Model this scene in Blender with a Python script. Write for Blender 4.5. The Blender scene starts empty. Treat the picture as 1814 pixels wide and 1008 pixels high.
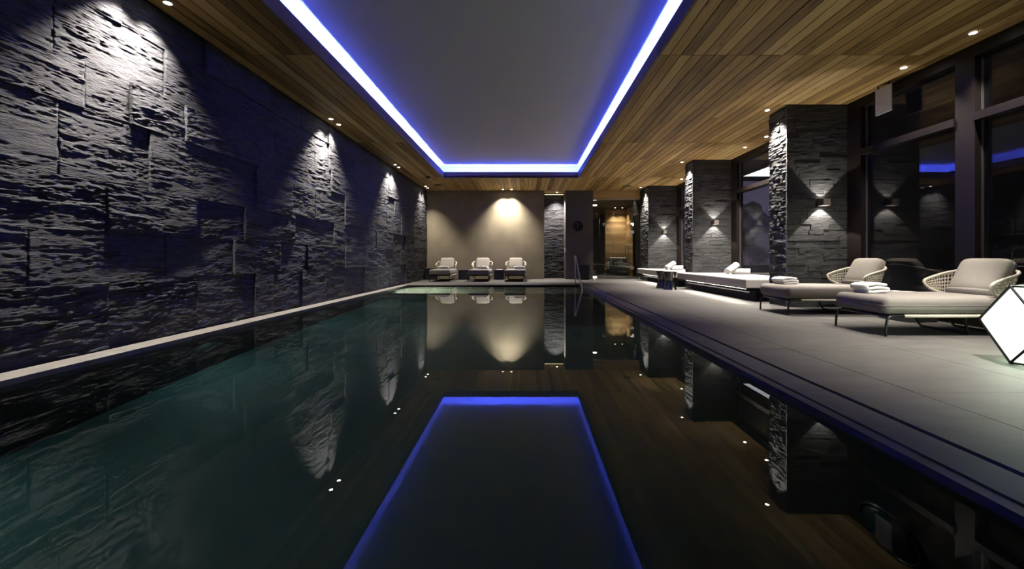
import bpy, bmesh, math, random
import numpy as np
from mathutils import Vector, Matrix

random.seed(7)
RNG = np.random.default_rng(11)
PI = math.pi
SC = bpy.context.scene
C = SC.collection

# ------------------------------------------------------------------ camera, world, exposure
cam_d = bpy.data.cameras.new('camera')
cam = bpy.data.objects.new('camera', cam_d); C.objects.link(cam)
cam.location = (0, 0, 0.85); cam.rotation_euler = (PI / 2, 0, 0)
cam_d.sensor_width = 36.0; cam_d.sensor_fit = 'HORIZONTAL'
cam_d.lens = 36.0 * 720 / 1814
cam_d.shift_x = -24 / 1814; cam_d.shift_y = -48 / 1814
cam_d.clip_start = 0.02; cam_d.clip_end = 500
SC.camera = cam
vs = SC.view_settings
vs.view_transform = 'Standard'; vs.look = 'None'; vs.gamma = 1.0; vs.use_curve_mapping = False
vs.exposure = 0.0
SC.cycles.use_denoising = True
SC.cycles.max_bounces = 10; SC.cycles.diffuse_bounces = 5; SC.cycles.glossy_bounces = 5
SC.cycles.transmission_bounces = 8; SC.cycles.transparent_max_bounces = 12
SC.cycles.caustics_reflective = False; SC.cycles.caustics_refractive = False
SC.cycles.sample_clamp_indirect = 6.0
world = bpy.data.worlds.new('dusk_sky'); SC.world = world; world.use_nodes = True
wb = world.node_tree.nodes['Background']
wb.inputs[0].default_value = (0.50, 0.44, 0.72, 1); wb.inputs[1].default_value = 0.16

P_WALL = 640.0      # wall-grazing downlights on the slate wall (W)
P_BACK = 380.0      # downlights on the plaster wall
P_PILLAR = 1500.0    # downlights on the pillars
P_BAY = 330.0       # downlights in the window bays
P_SCONCE = 72.0
LED_BLUE = (0.060, 0.095, 1.0); LED_STRENGTH = 1000.0
WARM = (1.0, 0.93, 0.84)

# ------------------------------------------------------------------ materials
def new_mat(name):
    m = bpy.data.materials.new(name); m.use_nodes = True
    nt = m.node_tree
    return m, nt, nt.nodes, nt.links, nt.nodes['Principled BSDF']

def plain(name, col, rough=0.5, metal=0.0, var=0.0, scale=8.0, bump=0.0, bscale=60.0, spec=0.5):
    m, nt, N, L, b = new_mat(name)
    b.inputs['Base Color'].default_value = (*col, 1); b.inputs['Roughness'].default_value = rough
    b.inputs['Metallic'].default_value = metal; b.inputs['Specular IOR Level'].default_value = spec
    g = N.new('ShaderNodeNewGeometry')
    if var > 0:
        n = N.new('ShaderNodeTexNoise'); n.inputs['Scale'].default_value = scale; n.inputs['Detail'].default_value = 5
        L.new(g.outputs['Position'], n.inputs['Vector'])
        r = N.new('ShaderNodeMapRange'); r.inputs[1].default_value = .3; r.inputs[2].default_value = .7
        r.inputs[3].default_value = 1 - var; r.inputs[4].default_value = 1 + var
        L.new(n.outputs['Fac'], r.inputs[0])
        mx = N.new('ShaderNodeVectorMath'); mx.operation = 'SCALE'
        mx.inputs[0].default_value = col
        L.new(r.outputs[0], mx.inputs['Scale']); L.new(mx.outputs[0], b.inputs['Base Color'])
    if bump > 0:
        n2 = N.new('ShaderNodeTexNoise'); n2.inputs['Scale'].default_value = bscale; n2.inputs['Detail'].default_value = 4
        L.new(g.outputs['Position'], n2.inputs['Vector'])
        bp = N.new('ShaderNodeBump'); bp.inputs['Strength'].default_value = bump; bp.inputs['Distance'].default_value = 0.01
        L.new(n2.outputs['Fac'], bp.inputs['Height']); L.new(bp.outputs['Normal'], b.inputs['Normal'])
    return m

def stretched(N, L, scale):
    g = N.new('ShaderNodeNewGeometry'); mp = N.new('ShaderNodeMapping')
    mp.inputs['Scale'].default_value = scale
    L.new(g.outputs['Position'], mp.inputs['Vector'])
    return mp

def ramp(N, L, src, stops):
    r = N.new('ShaderNodeValToRGB'); e = r.color_ramp.elements
    while len(e) < len(stops): e.new(0.5)
    for k, (p, c) in enumerate(stops): e[k].position = p; e[k].color = (*c, 1)
    L.new(src, r.inputs['Fac']); return r

def slate(name, a, c, bump=0.6, bs=1.0):
    m, nt, N, L, b = new_mat(name)
    mp = stretched(N, L, (3, 3, 16))
    n = N.new('ShaderNodeTexNoise'); n.inputs['Scale'].default_value = 2.0; n.inputs['Detail'].default_value = 8
    L.new(mp.outputs[0], n.inputs['Vector'])
    r = ramp(N, L, n.outputs['Fac'], [(.3, a), (.7, c)])
    oi = N.new('ShaderNodeObjectInfo'); mr = N.new('ShaderNodeMapRange')
    mr.inputs[3].default_value = .75; mr.inputs[4].default_value = 1.3
    L.new(oi.outputs['Random'], mr.inputs[0])
    vm = N.new('ShaderNodeVectorMath'); vm.operation = 'SCALE'
    L.new(r.outputs[0], vm.inputs[0]); L.new(mr.outputs[0], vm.inputs['Scale']); L.new(vm.outputs[0], b.inputs['Base Color'])
    b.inputs['Roughness'].default_value = .68; b.inputs['Specular IOR Level'].default_value = .28
    mp2 = stretched(N, L, (9 * bs, 9 * bs, 60 * bs))
    n2 = N.new('ShaderNodeTexNoise'); n2.inputs['Scale'].default_value = 1.6; n2.inputs['Detail'].default_value = 7; n2.inputs['Roughness'].default_value = .62
    L.new(mp2.outputs[0], n2.inputs['Vector'])
    bp = N.new('ShaderNodeBump'); bp.inputs['Strength'].default_value = bump; bp.inputs['Distance'].default_value = .02
    L.new(n2.outputs['Fac'], bp.inputs['Height']); L.new(bp.outputs['Normal'], b.inputs['Normal'])
    return m

def wood(name, stops, axis=1, rough=.62, grain=1.0):
    m, nt, N, L, b = new_mat(name)
    sc = [14.0, 14.0, 14.0]; sc[axis] = 0.9
    mp = stretched(N, L, sc)
    oi = N.new('ShaderNodeObjectInfo')
    off = N.new('ShaderNodeVectorMath'); off.operation = 'SCALE'; off.inputs[0].default_value = (37, 53, 29)
    L.new(oi.outputs['Random'], off.inputs['Scale'])
    ad = N.new('ShaderNodeVectorMath'); L.new(mp.outputs[0], ad.inputs[0]); L.new(off.outputs[0], ad.inputs[1])
    n = N.new('ShaderNodeTexNoise'); n.inputs['Scale'].default_value = 1.1; n.inputs['Detail'].default_value = 6; n.inputs['Distortion'].default_value = .8
    L.new(ad.outputs[0], n.inputs['Vector'])
    mix = N.new('ShaderNodeMath'); mix.operation = 'MULTIPLY_ADD'; mix.inputs[1].default_value = .62
    mr = N.new('ShaderNodeMath'); mr.operation = 'MULTIPLY'; mr.inputs[1].default_value = .5
    L.new(oi.outputs['Random'], mr.inputs[0]); L.new(n.outputs['Fac'], mix.inputs[0]); L.new(mr.outputs[0], mix.inputs[2])
    r = ramp(N, L, mix.outputs[0], stops)
    # knots
    sk = [5.0, 5.0, 5.0]; sk[axis] = 1.4
    mk = stretched(N, L, sk); v = N.new('ShaderNodeTexVoronoi'); v.inputs['Scale'].default_value = 1.3
    ak = N.new('ShaderNodeVectorMath'); L.new(mk.outputs[0], ak.inputs[0]); L.new(off.outputs[0], ak.inputs[1]); L.new(ak.outputs[0], v.inputs['Vector'])
    kr = ramp(N, L, v.outputs['Distance'], [(.05, (.35, .32, .3)), (.13, (1, 1, 1))])
    mul = N.new('ShaderNodeMixRGB'); mul.blend_type = 'MULTIPLY'; mul.inputs[0].default_value = 1
    L.new(r.outputs[0], mul.inputs[1]); L.new(kr.outputs[0], mul.inputs[2]); L.new(mul.outputs[0], b.inputs['Base Color'])
    b.inputs['Roughness'].default_value = rough; b.inputs['Specular IOR Level'].default_value = .3
    bp = N.new('ShaderNodeBump'); bp.inputs['Strength'].default_value = .35 * grain; bp.inputs['Distance'].default_value = .006
    L.new(n.outputs['Fac'], bp.inputs['Height']); L.new(bp.outputs['Normal'], b.inputs['Normal'])
    return m

def emit(name, col, s):
    m, nt, N, L, b = new_mat(name)
    b.inputs['Base Color'].default_value = (.8, .8, .8, 1)
    b.inputs['Emission Color'].default_value = (*col, 1); b.inputs['Emission Strength'].default_value = s
    return m

def glass_sheet(name, tint=(.8, .82, .85), ior=1.5, refl=1.0):
    m = bpy.data.materials.new(name); m.use_nodes = True
    nt = m.node_tree; N = nt.nodes; L = nt.links; N.clear()
    out = N.new('ShaderNodeOutputMaterial'); mx = N.new('ShaderNodeMixShader')
    t = N.new('ShaderNodeBsdfTransparent'); t.inputs[0].default_value = (*tint, 1)
    g = N.new('ShaderNodeBsdfGlossy'); g.inputs['Roughness'].default_value = 0.0; g.inputs['Color'].default_value = (refl, refl, refl, 1)
    lw = N.new('ShaderNodeLayerWeight'); lw.inputs['Blend'].default_value = .5      # Schlick, the same from both sides
    pw5 = N.new('ShaderNodeMath'); pw5.operation = 'POWER'; pw5.inputs[1].default_value = 4.0; L.new(lw.outputs['Facing'], pw5.inputs[0])
    f = N.new('ShaderNodeMath'); f.operation = 'MULTIPLY_ADD'; f.inputs[1].default_value = .9; f.inputs[2].default_value = ((ior - 1) / (ior + 1)) ** 2
    L.new(pw5.outputs[0], f.inputs[0])
    L.new(f.outputs[0], mx.inputs[0]); L.new(t.outputs[0], mx.inputs[1]); L.new(g.outputs[0], mx.inputs[2])
    L.new(mx.outputs[0], out.inputs[0]); return m

M = {}
M['slate_wall'] = slate('slate_wall', (.016, .016, .019), (.056, .055, .060), .9, 1.5)
M['slate_brick'] = slate('slate_brick', (.022, .022, .023), (.055, .054, .052), .7, 1.4)
M['dark_core'] = plain('dark_core', (.02, .02, .022), .8)
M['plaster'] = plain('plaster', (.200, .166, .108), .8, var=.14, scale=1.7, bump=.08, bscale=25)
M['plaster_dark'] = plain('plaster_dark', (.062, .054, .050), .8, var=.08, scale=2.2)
M['plank'] = wood('plank', [(.22, (.10, .055, .016)), (.42, (.29, .172, .055)), (.62, (.47, .295, .105)), (.85, (.60, .42, .185))], 1)
M['fascia'] = wood('fascia', [(.25, (.07, .045, .025)), (.55, (.16, .11, .07)), (.85, (.24, .18, .12))], 1)
M['fascia_x'] = wood('fascia_x', [(.25, (.07, .045, .025)), (.55, (.16, .11, .07)), (.85, (.24, .18, .12))], 0)
M['sauna'] = wood('sauna', [(.2, (.16, .085, .032)), (.5, (.34, .20, .085)), (.8, (.48, .31, .15))], 0)
M['beam'] = wood('beam', [(.2, (.30, .18, .07)), (.5, (.52, .34, .15)), (.8, (.64, .46, .24))], 0)
M['ceiling_white'] = plain('ceiling_white', (.88, .88, .88), .85)
M['deck'] = None
M['coping'] = plain('coping', (.19, .175, .155), .5, var=.18, scale=6, bump=.1, bscale=40)
M['pool_dark'] = plain('pool_dark', (.012, .014, .017), .5)
M['pool_floor'] = plain('pool_floor', (.05, .12, .115), .6, var=.12, scale=1.5)
M['pool_step'] = plain('pool_step', (.30, .34, .27), .6, var=.08, scale=2)
M['steel'] = plain('steel', (.62, .62, .68), .38, .65)
M['black_metal'] = plain('black_metal', (.018, .018, .019), .35, .6)
M['frame_metal'] = plain('frame_metal', (.0085, .0055, .0045), .5, .0, spec=.22)
M['frame_edge'] = plain('frame_edge', (.30, .29, .29), .35, .9)
M['dark_table'] = plain('dark_table', (.030, .029, .030), .5, var=.1, scale=9)
M['matte_black'] = plain('matte_black', (.010, .010, .011), .8, spec=.15)
M['bronze'] = plain('bronze', (.13, .12, .115), .22, 1.0)
M['fabric'] = plain('fabric', (.205, .185, .165), .9, var=.07, scale=70, bump=.35, bscale=420, spec=.2)
M['cushion'] = plain('cushion', (.29, .265, .225), .9, var=.06, scale=60, bump=.35, bscale=400, spec=.2)
M['rope'] = plain('rope', (.55, .50, .40), .75, bump=.4, bscale=300, spec=.3)
M['towel'] = plain('towel', (.80, .80, .80), .95, bump=.5, bscale=260, spec=.1)
M['upholstery'] = plain('upholstery', (.46, .43, .40), .85, var=.05, scale=30, bump=.2, bscale=300, spec=.2)
M['paper'] = plain('paper', (.75, .74, .72), .6)
M['paper_red'] = plain('paper_red', (.55, .06, .05), .6)
M['white_plastic'] = plain('white_plastic', (.75, .75, .74), .4)
M['bezel'] = plain('bezel', (.55, .55, .55), .4, .3)
M['sconce_metal'] = plain('sconce_metal', (.20, .17, .16), .5, .2)
M['lens'] = emit('lens', (1, .95, .88), 30)
M['led_blue'] = emit('led_blue', LED_BLUE, LED_STRENGTH)
M['led_white'] = emit('led_white', (1, .93, .80), 120)
M['led_warm'] = emit('led_warm', (1, .78, .40), 3)
M['lantern'] = emit('lantern', (.80, 1.0, .76), 9.0)
M['soffit_light'] = emit('soffit_light', (.95, .97, 1), 2.2)
M['glass'] = glass_sheet('glass', (.88, .88, .90), 1.6)
M['door_glass'] = glass_sheet('door_glass', (.74, .76, .72), 1.45)
M['soffit'] = plain('soffit', (.45, .43, .45), .8)
M['terrace'] = plain('terrace', (.012, .012, .014), .8)
M['stone_pale'] = plain('stone_pale', (.7, .68, .62), .8)

def deck_mat():
    m, nt, N, L, b = new_mat('deck')
    mp = stretched(N, L, (1.2, 3.0, 1))
    n = N.new('ShaderNodeTexNoise'); n.inputs['Scale'].default_value = 2.2; n.inputs['Detail'].default_value = 7; n.inputs['Roughness'].default_value = .6
    L.new(mp.outputs[0], n.inputs['Vector'])
    r = ramp(N, L, n.outputs['Fac'], [(.3, (.066, .061, .056)), (.7, (.092, .086, .079))])
    L.new(r.outputs[0], b.inputs['Base Color'])
    b.inputs['Roughness'].default_value = .62; b.inputs['Specular IOR Level'].default_value = .2
    return m
M['deck'] = deck_mat()

def water_mat():
    m = bpy.data.materials.new('water'); m.use_nodes = True
    nt = m.node_tree; N = nt.nodes; L = nt.links; N.clear()
    out = N.new('ShaderNodeOutputMaterial'); g = N.new('ShaderNodeBsdfGlass')
    g.inputs['IOR'].default_value = 1.33; g.inputs['Roughness'].default_value = 0
    g.inputs['Color'].default_value = (.97, 1, 1, 1)
    L.new(g.outputs[0], out.inputs[0]); return m
M['water'] = water_mat()

def mountain_mat():
    m, nt, N, L, b = new_mat('mountain_rock')
    n = N.new('ShaderNodeTexNoise'); n.inputs['Scale'].default_value = .14; n.inputs['Detail'].default_value = 8
    g = N.new('ShaderNodeNewGeometry'); L.new(g.outputs['Position'], n.inputs['Vector'])
    r = ramp(N, L, n.outputs['Fac'], [(.42, (.10, .09, .10)), (.52, (.30, .27, .30)), (.6, (.75, .72, .76))])
    L.new(r.outputs[0], b.inputs['Base Color']); b.inputs['Roughness'].default_value = .9
    return m
M['mountain'] = mountain_mat()

# ------------------------------------------------------------------ mesh helpers
def tag(o, label=None, cat=None, group=None, kind=None):
    if label: o['label'] = label
    if cat: o['category'] = cat
    if group: o['group'] = group
    if kind: o['kind'] = kind
    return o

def empty(name, loc=(0, 0, 0), rz=0.0):
    o = bpy.data.objects.new(name, None); C.objects.link(o)
    o.location = loc; o.rotation_euler = (0, 0, rz); o.empty_display_size = .1
    return o

class MB:
    def __init__(s): s.v = []; s.f = []; s.mi = []
    def add(s, vs, fs):
        k = len(s.v); s.v.extend([tuple(map(float, p)) for p in vs]); s.f.extend([tuple(i + k for i in f) for f in fs]); return s
    def box(s, x0, x1, y0, y1, z0, z1):
        v = [(x0, y0, z0), (x1, y0, z0), (x1, y1, z0), (x0, y1, z0), (x0, y0, z1), (x1, y0, z1), (x1, y1, z1), (x0, y1, z1)]
        return s.add(v, [(0, 3, 2, 1), (4, 5, 6, 7), (0, 1, 5, 4), (1, 2, 6, 5), (2, 3, 7, 6), (3, 0, 4, 7)])
    def quad(s, a, b, c, d): return s.add([a, b, c, d], [(0, 1, 2, 3)])
    def rbox(s, x0, x1, y0, y1, z0, z1, r=.01, seg=2):
        bm = bmesh.new(); bmesh.ops.create_cube(bm, size=1)
        for v in bm.verts:
            v.co = Vector(((x0 + x1) / 2 + v.co.x * (x1 - x0), (y0 + y1) / 2 + v.co.y * (y1 - y0), (z0 + z1) / 2 + v.co.z * (z1 - z0)))
        bmesh.ops.bevel(bm, geom=list(bm.edges), offset=r, segments=seg, profile=.5, affect='EDGES')
        s.bm(bm); bm.free(); return s
    def bm(s, bm):
        bm.verts.index_update()
        return s.add([v.co[:] for v in bm.verts], [[v.index for v in f.verts] for f in bm.faces])
    def tube(s, pts, r, n=8, closed=False, cap=True):
        pts = [Vector(p) for p in pts]; m = len(pts); rings = []
        up = None
        for i in range(m):
            if closed: t = pts[(i + 1) % m] - pts[i - 1]
            else: t = pts[min(i + 1, m - 1)] - pts[max(i - 1, 0)]
            t.normalize()
            if up is None:
                a = Vector((0, 0, 1)) if abs(t.z) < .9 else Vector((1, 0, 0)); up = (a - t * a.dot(t)).normalized()
            else:
                up = up - t * up.dot(t)
                up = up.normalized() if up.length > 1e-6 else t.orthogonal().normalized()
            w = t.cross(up)
            rr = r[i] if isinstance(r, (list, tuple)) else r
            rings.append([pts[i] + (up * math.cos(2 * PI * k / n) + w * math.sin(2 * PI * k / n)) * rr for k in range(n)])
        vs = [p for ring in rings for p in ring]; fs = []
        for i in range(m if closed else m - 1):
            j = (i + 1) % m
            for k in range(n): fs.append((i * n + k, i * n + (k + 1) % n, j * n + (k + 1) % n, j * n + k))
        if cap and not closed:
            fs.append(tuple(reversed(range(n)))); fs.append(tuple((m - 1) * n + k for k in range(n)))
        return s.add(vs, fs)
    def lathe(s, prof, n=32, c=(0, 0), cap=True):
        vs = []; fs = []
        for (r, z) in prof:
            for k in range(n): a = 2 * PI * k / n; vs.append((c[0] + r * math.cos(a), c[1] + r * math.sin(a), z))
        for i in range(len(prof) - 1):
            for k in range(n): fs.append((i * n + k, i * n + (k + 1) % n, (i + 1) * n + (k + 1) % n, (i + 1) * n + k))
        if cap: fs.append(tuple(reversed(range(n)))); fs.append(tuple((len(prof) - 1) * n + k for k in range(n)))
        return s.add(vs, fs)
    def superq(s, a, b, c, e1=.35, e2=.35, nu=40, nv=20, mat=None, puff=0.0):
        def sp(x, e): return math.copysign(abs(x) ** e, x)
        vs = []; fs = []
        for i in range(nv + 1):
            ph = -PI / 2 + PI * i / nv
            for j in range(nu):
                th = 2 * PI * j / nu
                p = Vector((a * sp(math.cos(ph), e1) * sp(math.cos(th), e2), b * sp(math.cos(ph), e1) * sp(math.sin(th), e2), c * sp(math.sin(ph), e1)))
                if puff:
                    p.z *= 1 - puff + puff * math.cos(.5 * PI * min(1, abs(p.x / a)) ** 2) * math.cos(.5 * PI * min(1, abs(p.y / b)) ** 2) * 1.6
                vs.append(mat @ p if mat else p)
        for i in range(nv):
            for j in range(nu): fs.append((i * nu + j, i * nu + (j + 1) % nu, (i + 1) * nu + (j + 1) % nu, (i + 1) * nu + j))
        return s.add(vs, fs)
    def build(s, name, mat, parent=None, world=False, smooth=False, weld=False):
        me = bpy.data.meshes.new(name)
        vs = s.v
        if world and parent is not None:
            px, py, pz = parent.location; vs = [(x - px, y - py, z - pz) for x, y, z in vs]
        me.from_pydata(vs, [], s.f); me.update()
        if weld:
            bm = bmesh.new(); bm.from_mesh(me); bmesh.ops.remove_doubles(bm, verts=bm.verts, dist=1e-4); bm.to_mesh(me); bm.free()
        if isinstance(mat, str): mat = M[mat]
        me.materials.append(mat)
        if smooth:
            me.polygons.foreach_set('use_smooth', [True] * len(me.polygons))
        o = bpy.data.objects.new(name, me); C.objects.link(o)
        if parent is not None: o.parent = parent
        return o

def sharp(o, ang=40):
    # smooth shading with sharp edges
    me = o.data; bm = bmesh.new(); bm.from_mesh(me)
    for e in bm.edges:
        if len(e.link_faces) == 2: e.smooth = e.calc_face_angle(0) < math.radians(ang)
    bm.to_mesh(me); bm.free()
    me.polygons.foreach_set('use_smooth', [True] * len(me.polygons)); return o

def struct(name, mb, mat, parent=None, label=None):
    o = mb.build(name, mat, parent)
    if parent is None: o['kind'] = 'structure'
    if label: o['label'] = label
    return o

UNIT = {}
def unit_box(mat):
    if mat not in UNIT:
        me = bpy.data.meshes.new('unit_' + mat); mb = MB().box(-.5, .5, -.5, .5, -.5, .5)
        me.from_pydata(mb.v, [], mb.f); me.materials.append(M[mat]); UNIT[mat] = me
    return UNIT[mat]

def piece(name, mat, x0, x1, y0, y1, z0, z1, parent):
    o = bpy.data.objects.new(name, unit_box(mat)); C.objects.link(o)
    o.location = ((x0 + x1) / 2, (y0 + y1) / 2, (z0 + z1) / 2); o.scale = (x1 - x0, y1 - y0, z1 - z0)
    o.parent = parent; return o

def copy_tree(o, parent=None):
    c = o.copy(); C.objects.link(c)
    if parent is not None: c.parent = parent
    for ch in list(o.children): copy_tree(ch, c)
    return c

def spot(name, loc, power, size, blend=.5, target=(0, 0, -1), parent=None, color=WARM, radius=.02):
    ld = bpy.data.lights.new(name, 'SPOT'); ld.energy = power; ld.spot_size = math.radians(size); ld.spot_blend = blend
    ld.color = color; ld.shadow_soft_size = radius
    o = bpy.data.objects.new(name, ld); C.objects.link(o)
    o.rotation_mode = 'QUATERNION'; o.rotation_quaternion = Vector(target).to_track_quat('-Z', 'Y')
    o.location = loc
    if parent is not None: o.parent = parent
    return o

def vnoise(x, y, seed):
    r = np.random.default_rng(seed); T = r.random((256, 256))
    xi = np.floor(x).astype(int); yi = np.floor(y).astype(int); fx = x - xi; fy = y - yi
    fx = fx * fx * (3 - 2 * fx); fy = fy * fy * (3 - 2 * fy)
    a = T[xi % 256, yi % 256]; b = T[(xi + 1) % 256, yi % 256]; c = T[xi % 256, (yi + 1) % 256]; d = T[(xi + 1) % 256, (yi + 1) % 256]
    return (a * (1 - fx) + b * fx) * (1 - fy) + (c * (1 - fx) + d * fx) * fy

def relief(u, v, seed, amp):
    """split-slate relief: long bedding ledges with fine ridges, in metres"""
    r = np.random.default_rng(seed); tilt = r.uniform(-.10, .06)
    w = v + tilt * u + .05 * (vnoise(u * 2.5, v * 5, seed + 5) - .5) + .012 * (vnoise(u * 9, v * 14, seed + 6) - .5)
    n1 = vnoise(u * 2.6, w * 12, seed) ; n2 = vnoise(u * 7, w * 38, seed + 1); n3 = vnoise(u * 26, w * 95, seed + 2)
    t = n1 * 4; t = np.floor(t) + np.clip((t - np.floor(t)) * 5 - 2, 0, 1)
    t2 = n2 * 3; t2 = np.floor(t2) + np.clip((t2 - np.floor(t2)) * 5 - 2, 0, 1)
    n4 = vnoise(u * 3.5, w * 9, seed + 9)
    n4 = np.clip((n4 - .3) * 2.2, 0, 1)
    return amp * (.55 * (t / 4 - .5) + (.15 + .60 * n4) * (t2 / 3 - .5) + (.16 + .42 * n4) * (n3 - .5))

def slate_panel(name, axis, fixed, out, a0, a1, z0, z1, depth, parent, seed, amp=.022, mat='slate_wall', du=.03, dv=.0095):
    """rough panel; axis 'y' = lies in the plane X=fixed, 'x' = plane Y=fixed; out = sign of the outward normal"""
    nu = max(4, int((a1 - a0) / du)); nv = max(4, int((z1 - z0) / dv))
    U, V = np.meshgrid(np.linspace(a0, a1, nu + 1), np.linspace(z0, z1, nv + 1), indexing='ij')
    Hh = depth + relief(U, V, seed, amp)
    Hh = np.maximum(Hh, .004)
    def pt(u, v, h):
        return np.stack([fixed + out * h, u, v], -1) if axis == 'y' else np.stack([u, fixed + out * h, v], -1)
    front = pt(U, V, Hh).reshape(-1, 3)
    idx = np.arange((nu + 1) * (nv + 1)).reshape(nu + 1, nv + 1)
    q = np.stack([idx[:-1, :-1], idx[1:, :-1], idx[1:, 1:], idx[:-1, 1:]], -1).reshape(-1, 4)
    # side skirt back to the wall plane
    ring = np.concatenate([idx[:, 0], idx[-1, 1:], idx[-2::-1, -1], idx[0, -2:0:-1]])
    flat = front[ring].copy(); flat[:, 0 if axis == 'y' else 1] = fixed
    base = len(front); n = len(ring)
    sk = np.stack([ring, base + np.arange(n), base + (np.arange(n) + 1) % n, np.roll(ring, -1)], -1)
    vs = np.concatenate([front, flat]); fs = np.concatenate([q, sk])
    me = bpy.data.meshes.new(name)
    me.vertices.add(len(vs)); me.vertices.foreach_set('co', vs.astype(np.float32).ravel())
    me.loops.add(len(fs) * 4); me.loops.foreach_set('vertex_index', fs.astype(np.int32).ravel())
    me.polygons.add(len(fs)); me.polygons.foreach_set('loop_start', (np.arange(len(fs)) * 4).astype(np.int32))
    me.update(calc_edges=True); me.validate()
    bm = bmesh.new(); bm.from_mesh(me); bmesh.ops.recalc_face_normals(bm, faces=bm.faces); bm.to_mesh(me); bm.free()
    me.materials.append(M[mat])
    o = bpy.data.objects.new(name, me); C.objects.link(o); o.parent = parent
    return o

# ------------------------------------------------------------------ key dimensions (metres)
XL = -3.86            # slate wall face
XR = 5.53             # window wall face
YB = 15.94            # back wall
H = 3.47              # timber ceiling
YN = -3.0             # wall behind the camera
CX0, CX1, CY0, CY1 = -2.69, 1.72, -1.6, 13.37   # ceiling opening
ZR = 3.91             # raised ceiling
PX0, PX1, PY0, PY1 = -3.615, 1.64, 0.30, 12.54  # pool
WZ = -0.04            # water level
PD = -1.62            # pool floor

# ------------------------------------------------------------------ floor
fl = MB()
fl.box(PX1 + .06, XR + .2, YN, YB + 4.5, -.30, -.022)          # right deck bed
fl.box(XL - .2, PX1 + .06, PY1, YB + 1.2, -.30, -.022)         # far deck bed
fl.box(XL - .2, PX1 + .06, YN, PY0, -.30, -.022)               # near deck bed
floor = struct('floor', fl, 'dark_core')
g = .0035
def tile_rows(xs, y0, y1, first, step, name='tile', z=0.0):
    for a, b in zip(xs[:-1], xs[1:]):
        y = first
        while y > y0: y -= step
        while y < y1 - .01:
            ya, yb = max(y, y0), min(y + step, y1)
            if yb - ya > .03: piece(name, 'deck', a + g / 2, b - g / 2, ya + g / 2, yb - g / 2, -.022, z + random.uniform(-.0004, .0004), floor)
            y += step
tile_rows([1.715, 1.925], YN, YB, 2.6, 1.22)
tile_rows([1.960, 2.45], YN, YB, 2.56, 1.22)
tile_rows([2.453, 3.47, 4.49, XR - .01], YN, YB, 2.56, 1.22)
# far deck: rows across the pool end
for k, (ya, yb) in enumerate(((PY1 + .0, 12.86), (12.865, 13.9), (13.905, 14.92), (14.925, YB))):
    x = XL + .25 + (.0 if k % 2 else -.25)
    x = XL
    while x < 1.71 - .01:
        xb = min(x + 1.114, 1.712); piece('tile', 'deck', x + g / 2, xb - g / 2, ya + g / 2, yb - g / 2, -.022, random.uniform(-.0004, .0004), floor); x = xb
tile_rows([XL, -2.6, -1.3, 0, 1.712], YN, PY0, 0, 1.22)
tile_rows([2.66, 3.6, 4.5, 5.4], YB + .02, YB + 4.4, 16.5, 1.22)
tile_rows([.74, 1.56], YB + .0, YB + .72, 16.0, 1.22)
# copings
cr = MB().box(PX1, 1.700, PY0, PY1, -.05, -.004)
o = cr.build('coping_edge', 'deck', floor)
for k in range(12):
    y0 = PY0 + k * 1.02
    piece('coping_slab', 'coping', XL + .01, PX0 + .012, y0 + .002, y0 + 1.018, -.05, 0.0, floor)

# ------------------------------------------------------------------ pool
pw = MB(); pw.box(PX0 - .12, PX0, PY0, PY1, PD, -.052); struct('wall_pool_left', pw, 'pool_dark')
pw = MB(); pw.box(PX1, PX1 + .06, PY0, PY1, PD, -.052); struct('wall_pool_right', pw, 'pool_dark')
pw = MB(); pw.box(PX0, PX1, PY1, PY1 + .1, PD, -.023); struct('wall_pool_far', pw, 'pool_step')
pw = MB(); pw.box(PX0, PX1, PY0 - .1, PY0, PD, -.023); struct('wall_pool_near', pw, 'pool_dark')
pf = MB(); pf.box(PX0, PX1, PY0, PY1, PD - .1, PD); struct('floor_pool', pf, 'pool_floor')
st = empty('pool_steps', (-1, 11.4, PD)); tag(st, 'pale submerged steps across the far end of the pool', 'steps')
for k, (y0, z1) in enumerate(((11.72, -.26), (10.5, -.46))):
    MB().box(PX0 + .002, PX1 - .002, y0, (PY1 if k == 0 else 11.72) - .002, PD, z1).build('step', 'pool_step', st, world=True)
wt = MB().quad((PX0, PY0, WZ), (PX1, PY0, WZ), (PX1, PY1, WZ), (PX0, PY1, WZ)).build('pool_water', 'water')
tag(wt, 'still dark water mirroring the ceiling inside the pool', 'water', kind='stuff')
# underwater lamps added in the left pool wall to make the teal glow
for k, y in enumerate((2.0, 4.6, 7.2, 9.6)):
    u = empty('underwater_lamp', (PX0 + .012, y, -.42))
    tag(u, ['added submerged lamp under the left coping, nearest the viewer', 'added submerged lamp under the left coping, second from the viewer', 'added submerged lamp under the left coping, third from the viewer', 'added submerged lamp under the left coping, nearest the steps'][k], 'pool lamp', 'lamps added in the left pool wall')
    bz = MB().lathe([(.05, 0), (.05, .015), (.036, .018)], 20).build('bezel', 'black_metal', u); bz.rotation_euler = (0, PI / 2, 0)
    spot('spot_lamp', (.05, 0, 0), 13, 130, 1.0, (.35, 0, -1), u, (.55, 1, .95), .03)
u = empty('underwater_lamp', (PX0 + .15, 11.0, -.16)); tag(u, 'submerged lamp shining along the far steps from the left', 'pool lamp')
u.location = (PX0 + .012, 11.5, -.13)
bz = MB().lathe([(.035, 0), (.035, .012), (.026, .014)], 20).build('bezel', 'black_metal', u); bz.rotation_euler = (0, PI / 2, 0)
spot('spot_lamp', (.05, 0, 0), 700, 165, .9, (1, 0, -.3), u, (.95, 1, .82), .03)
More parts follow.
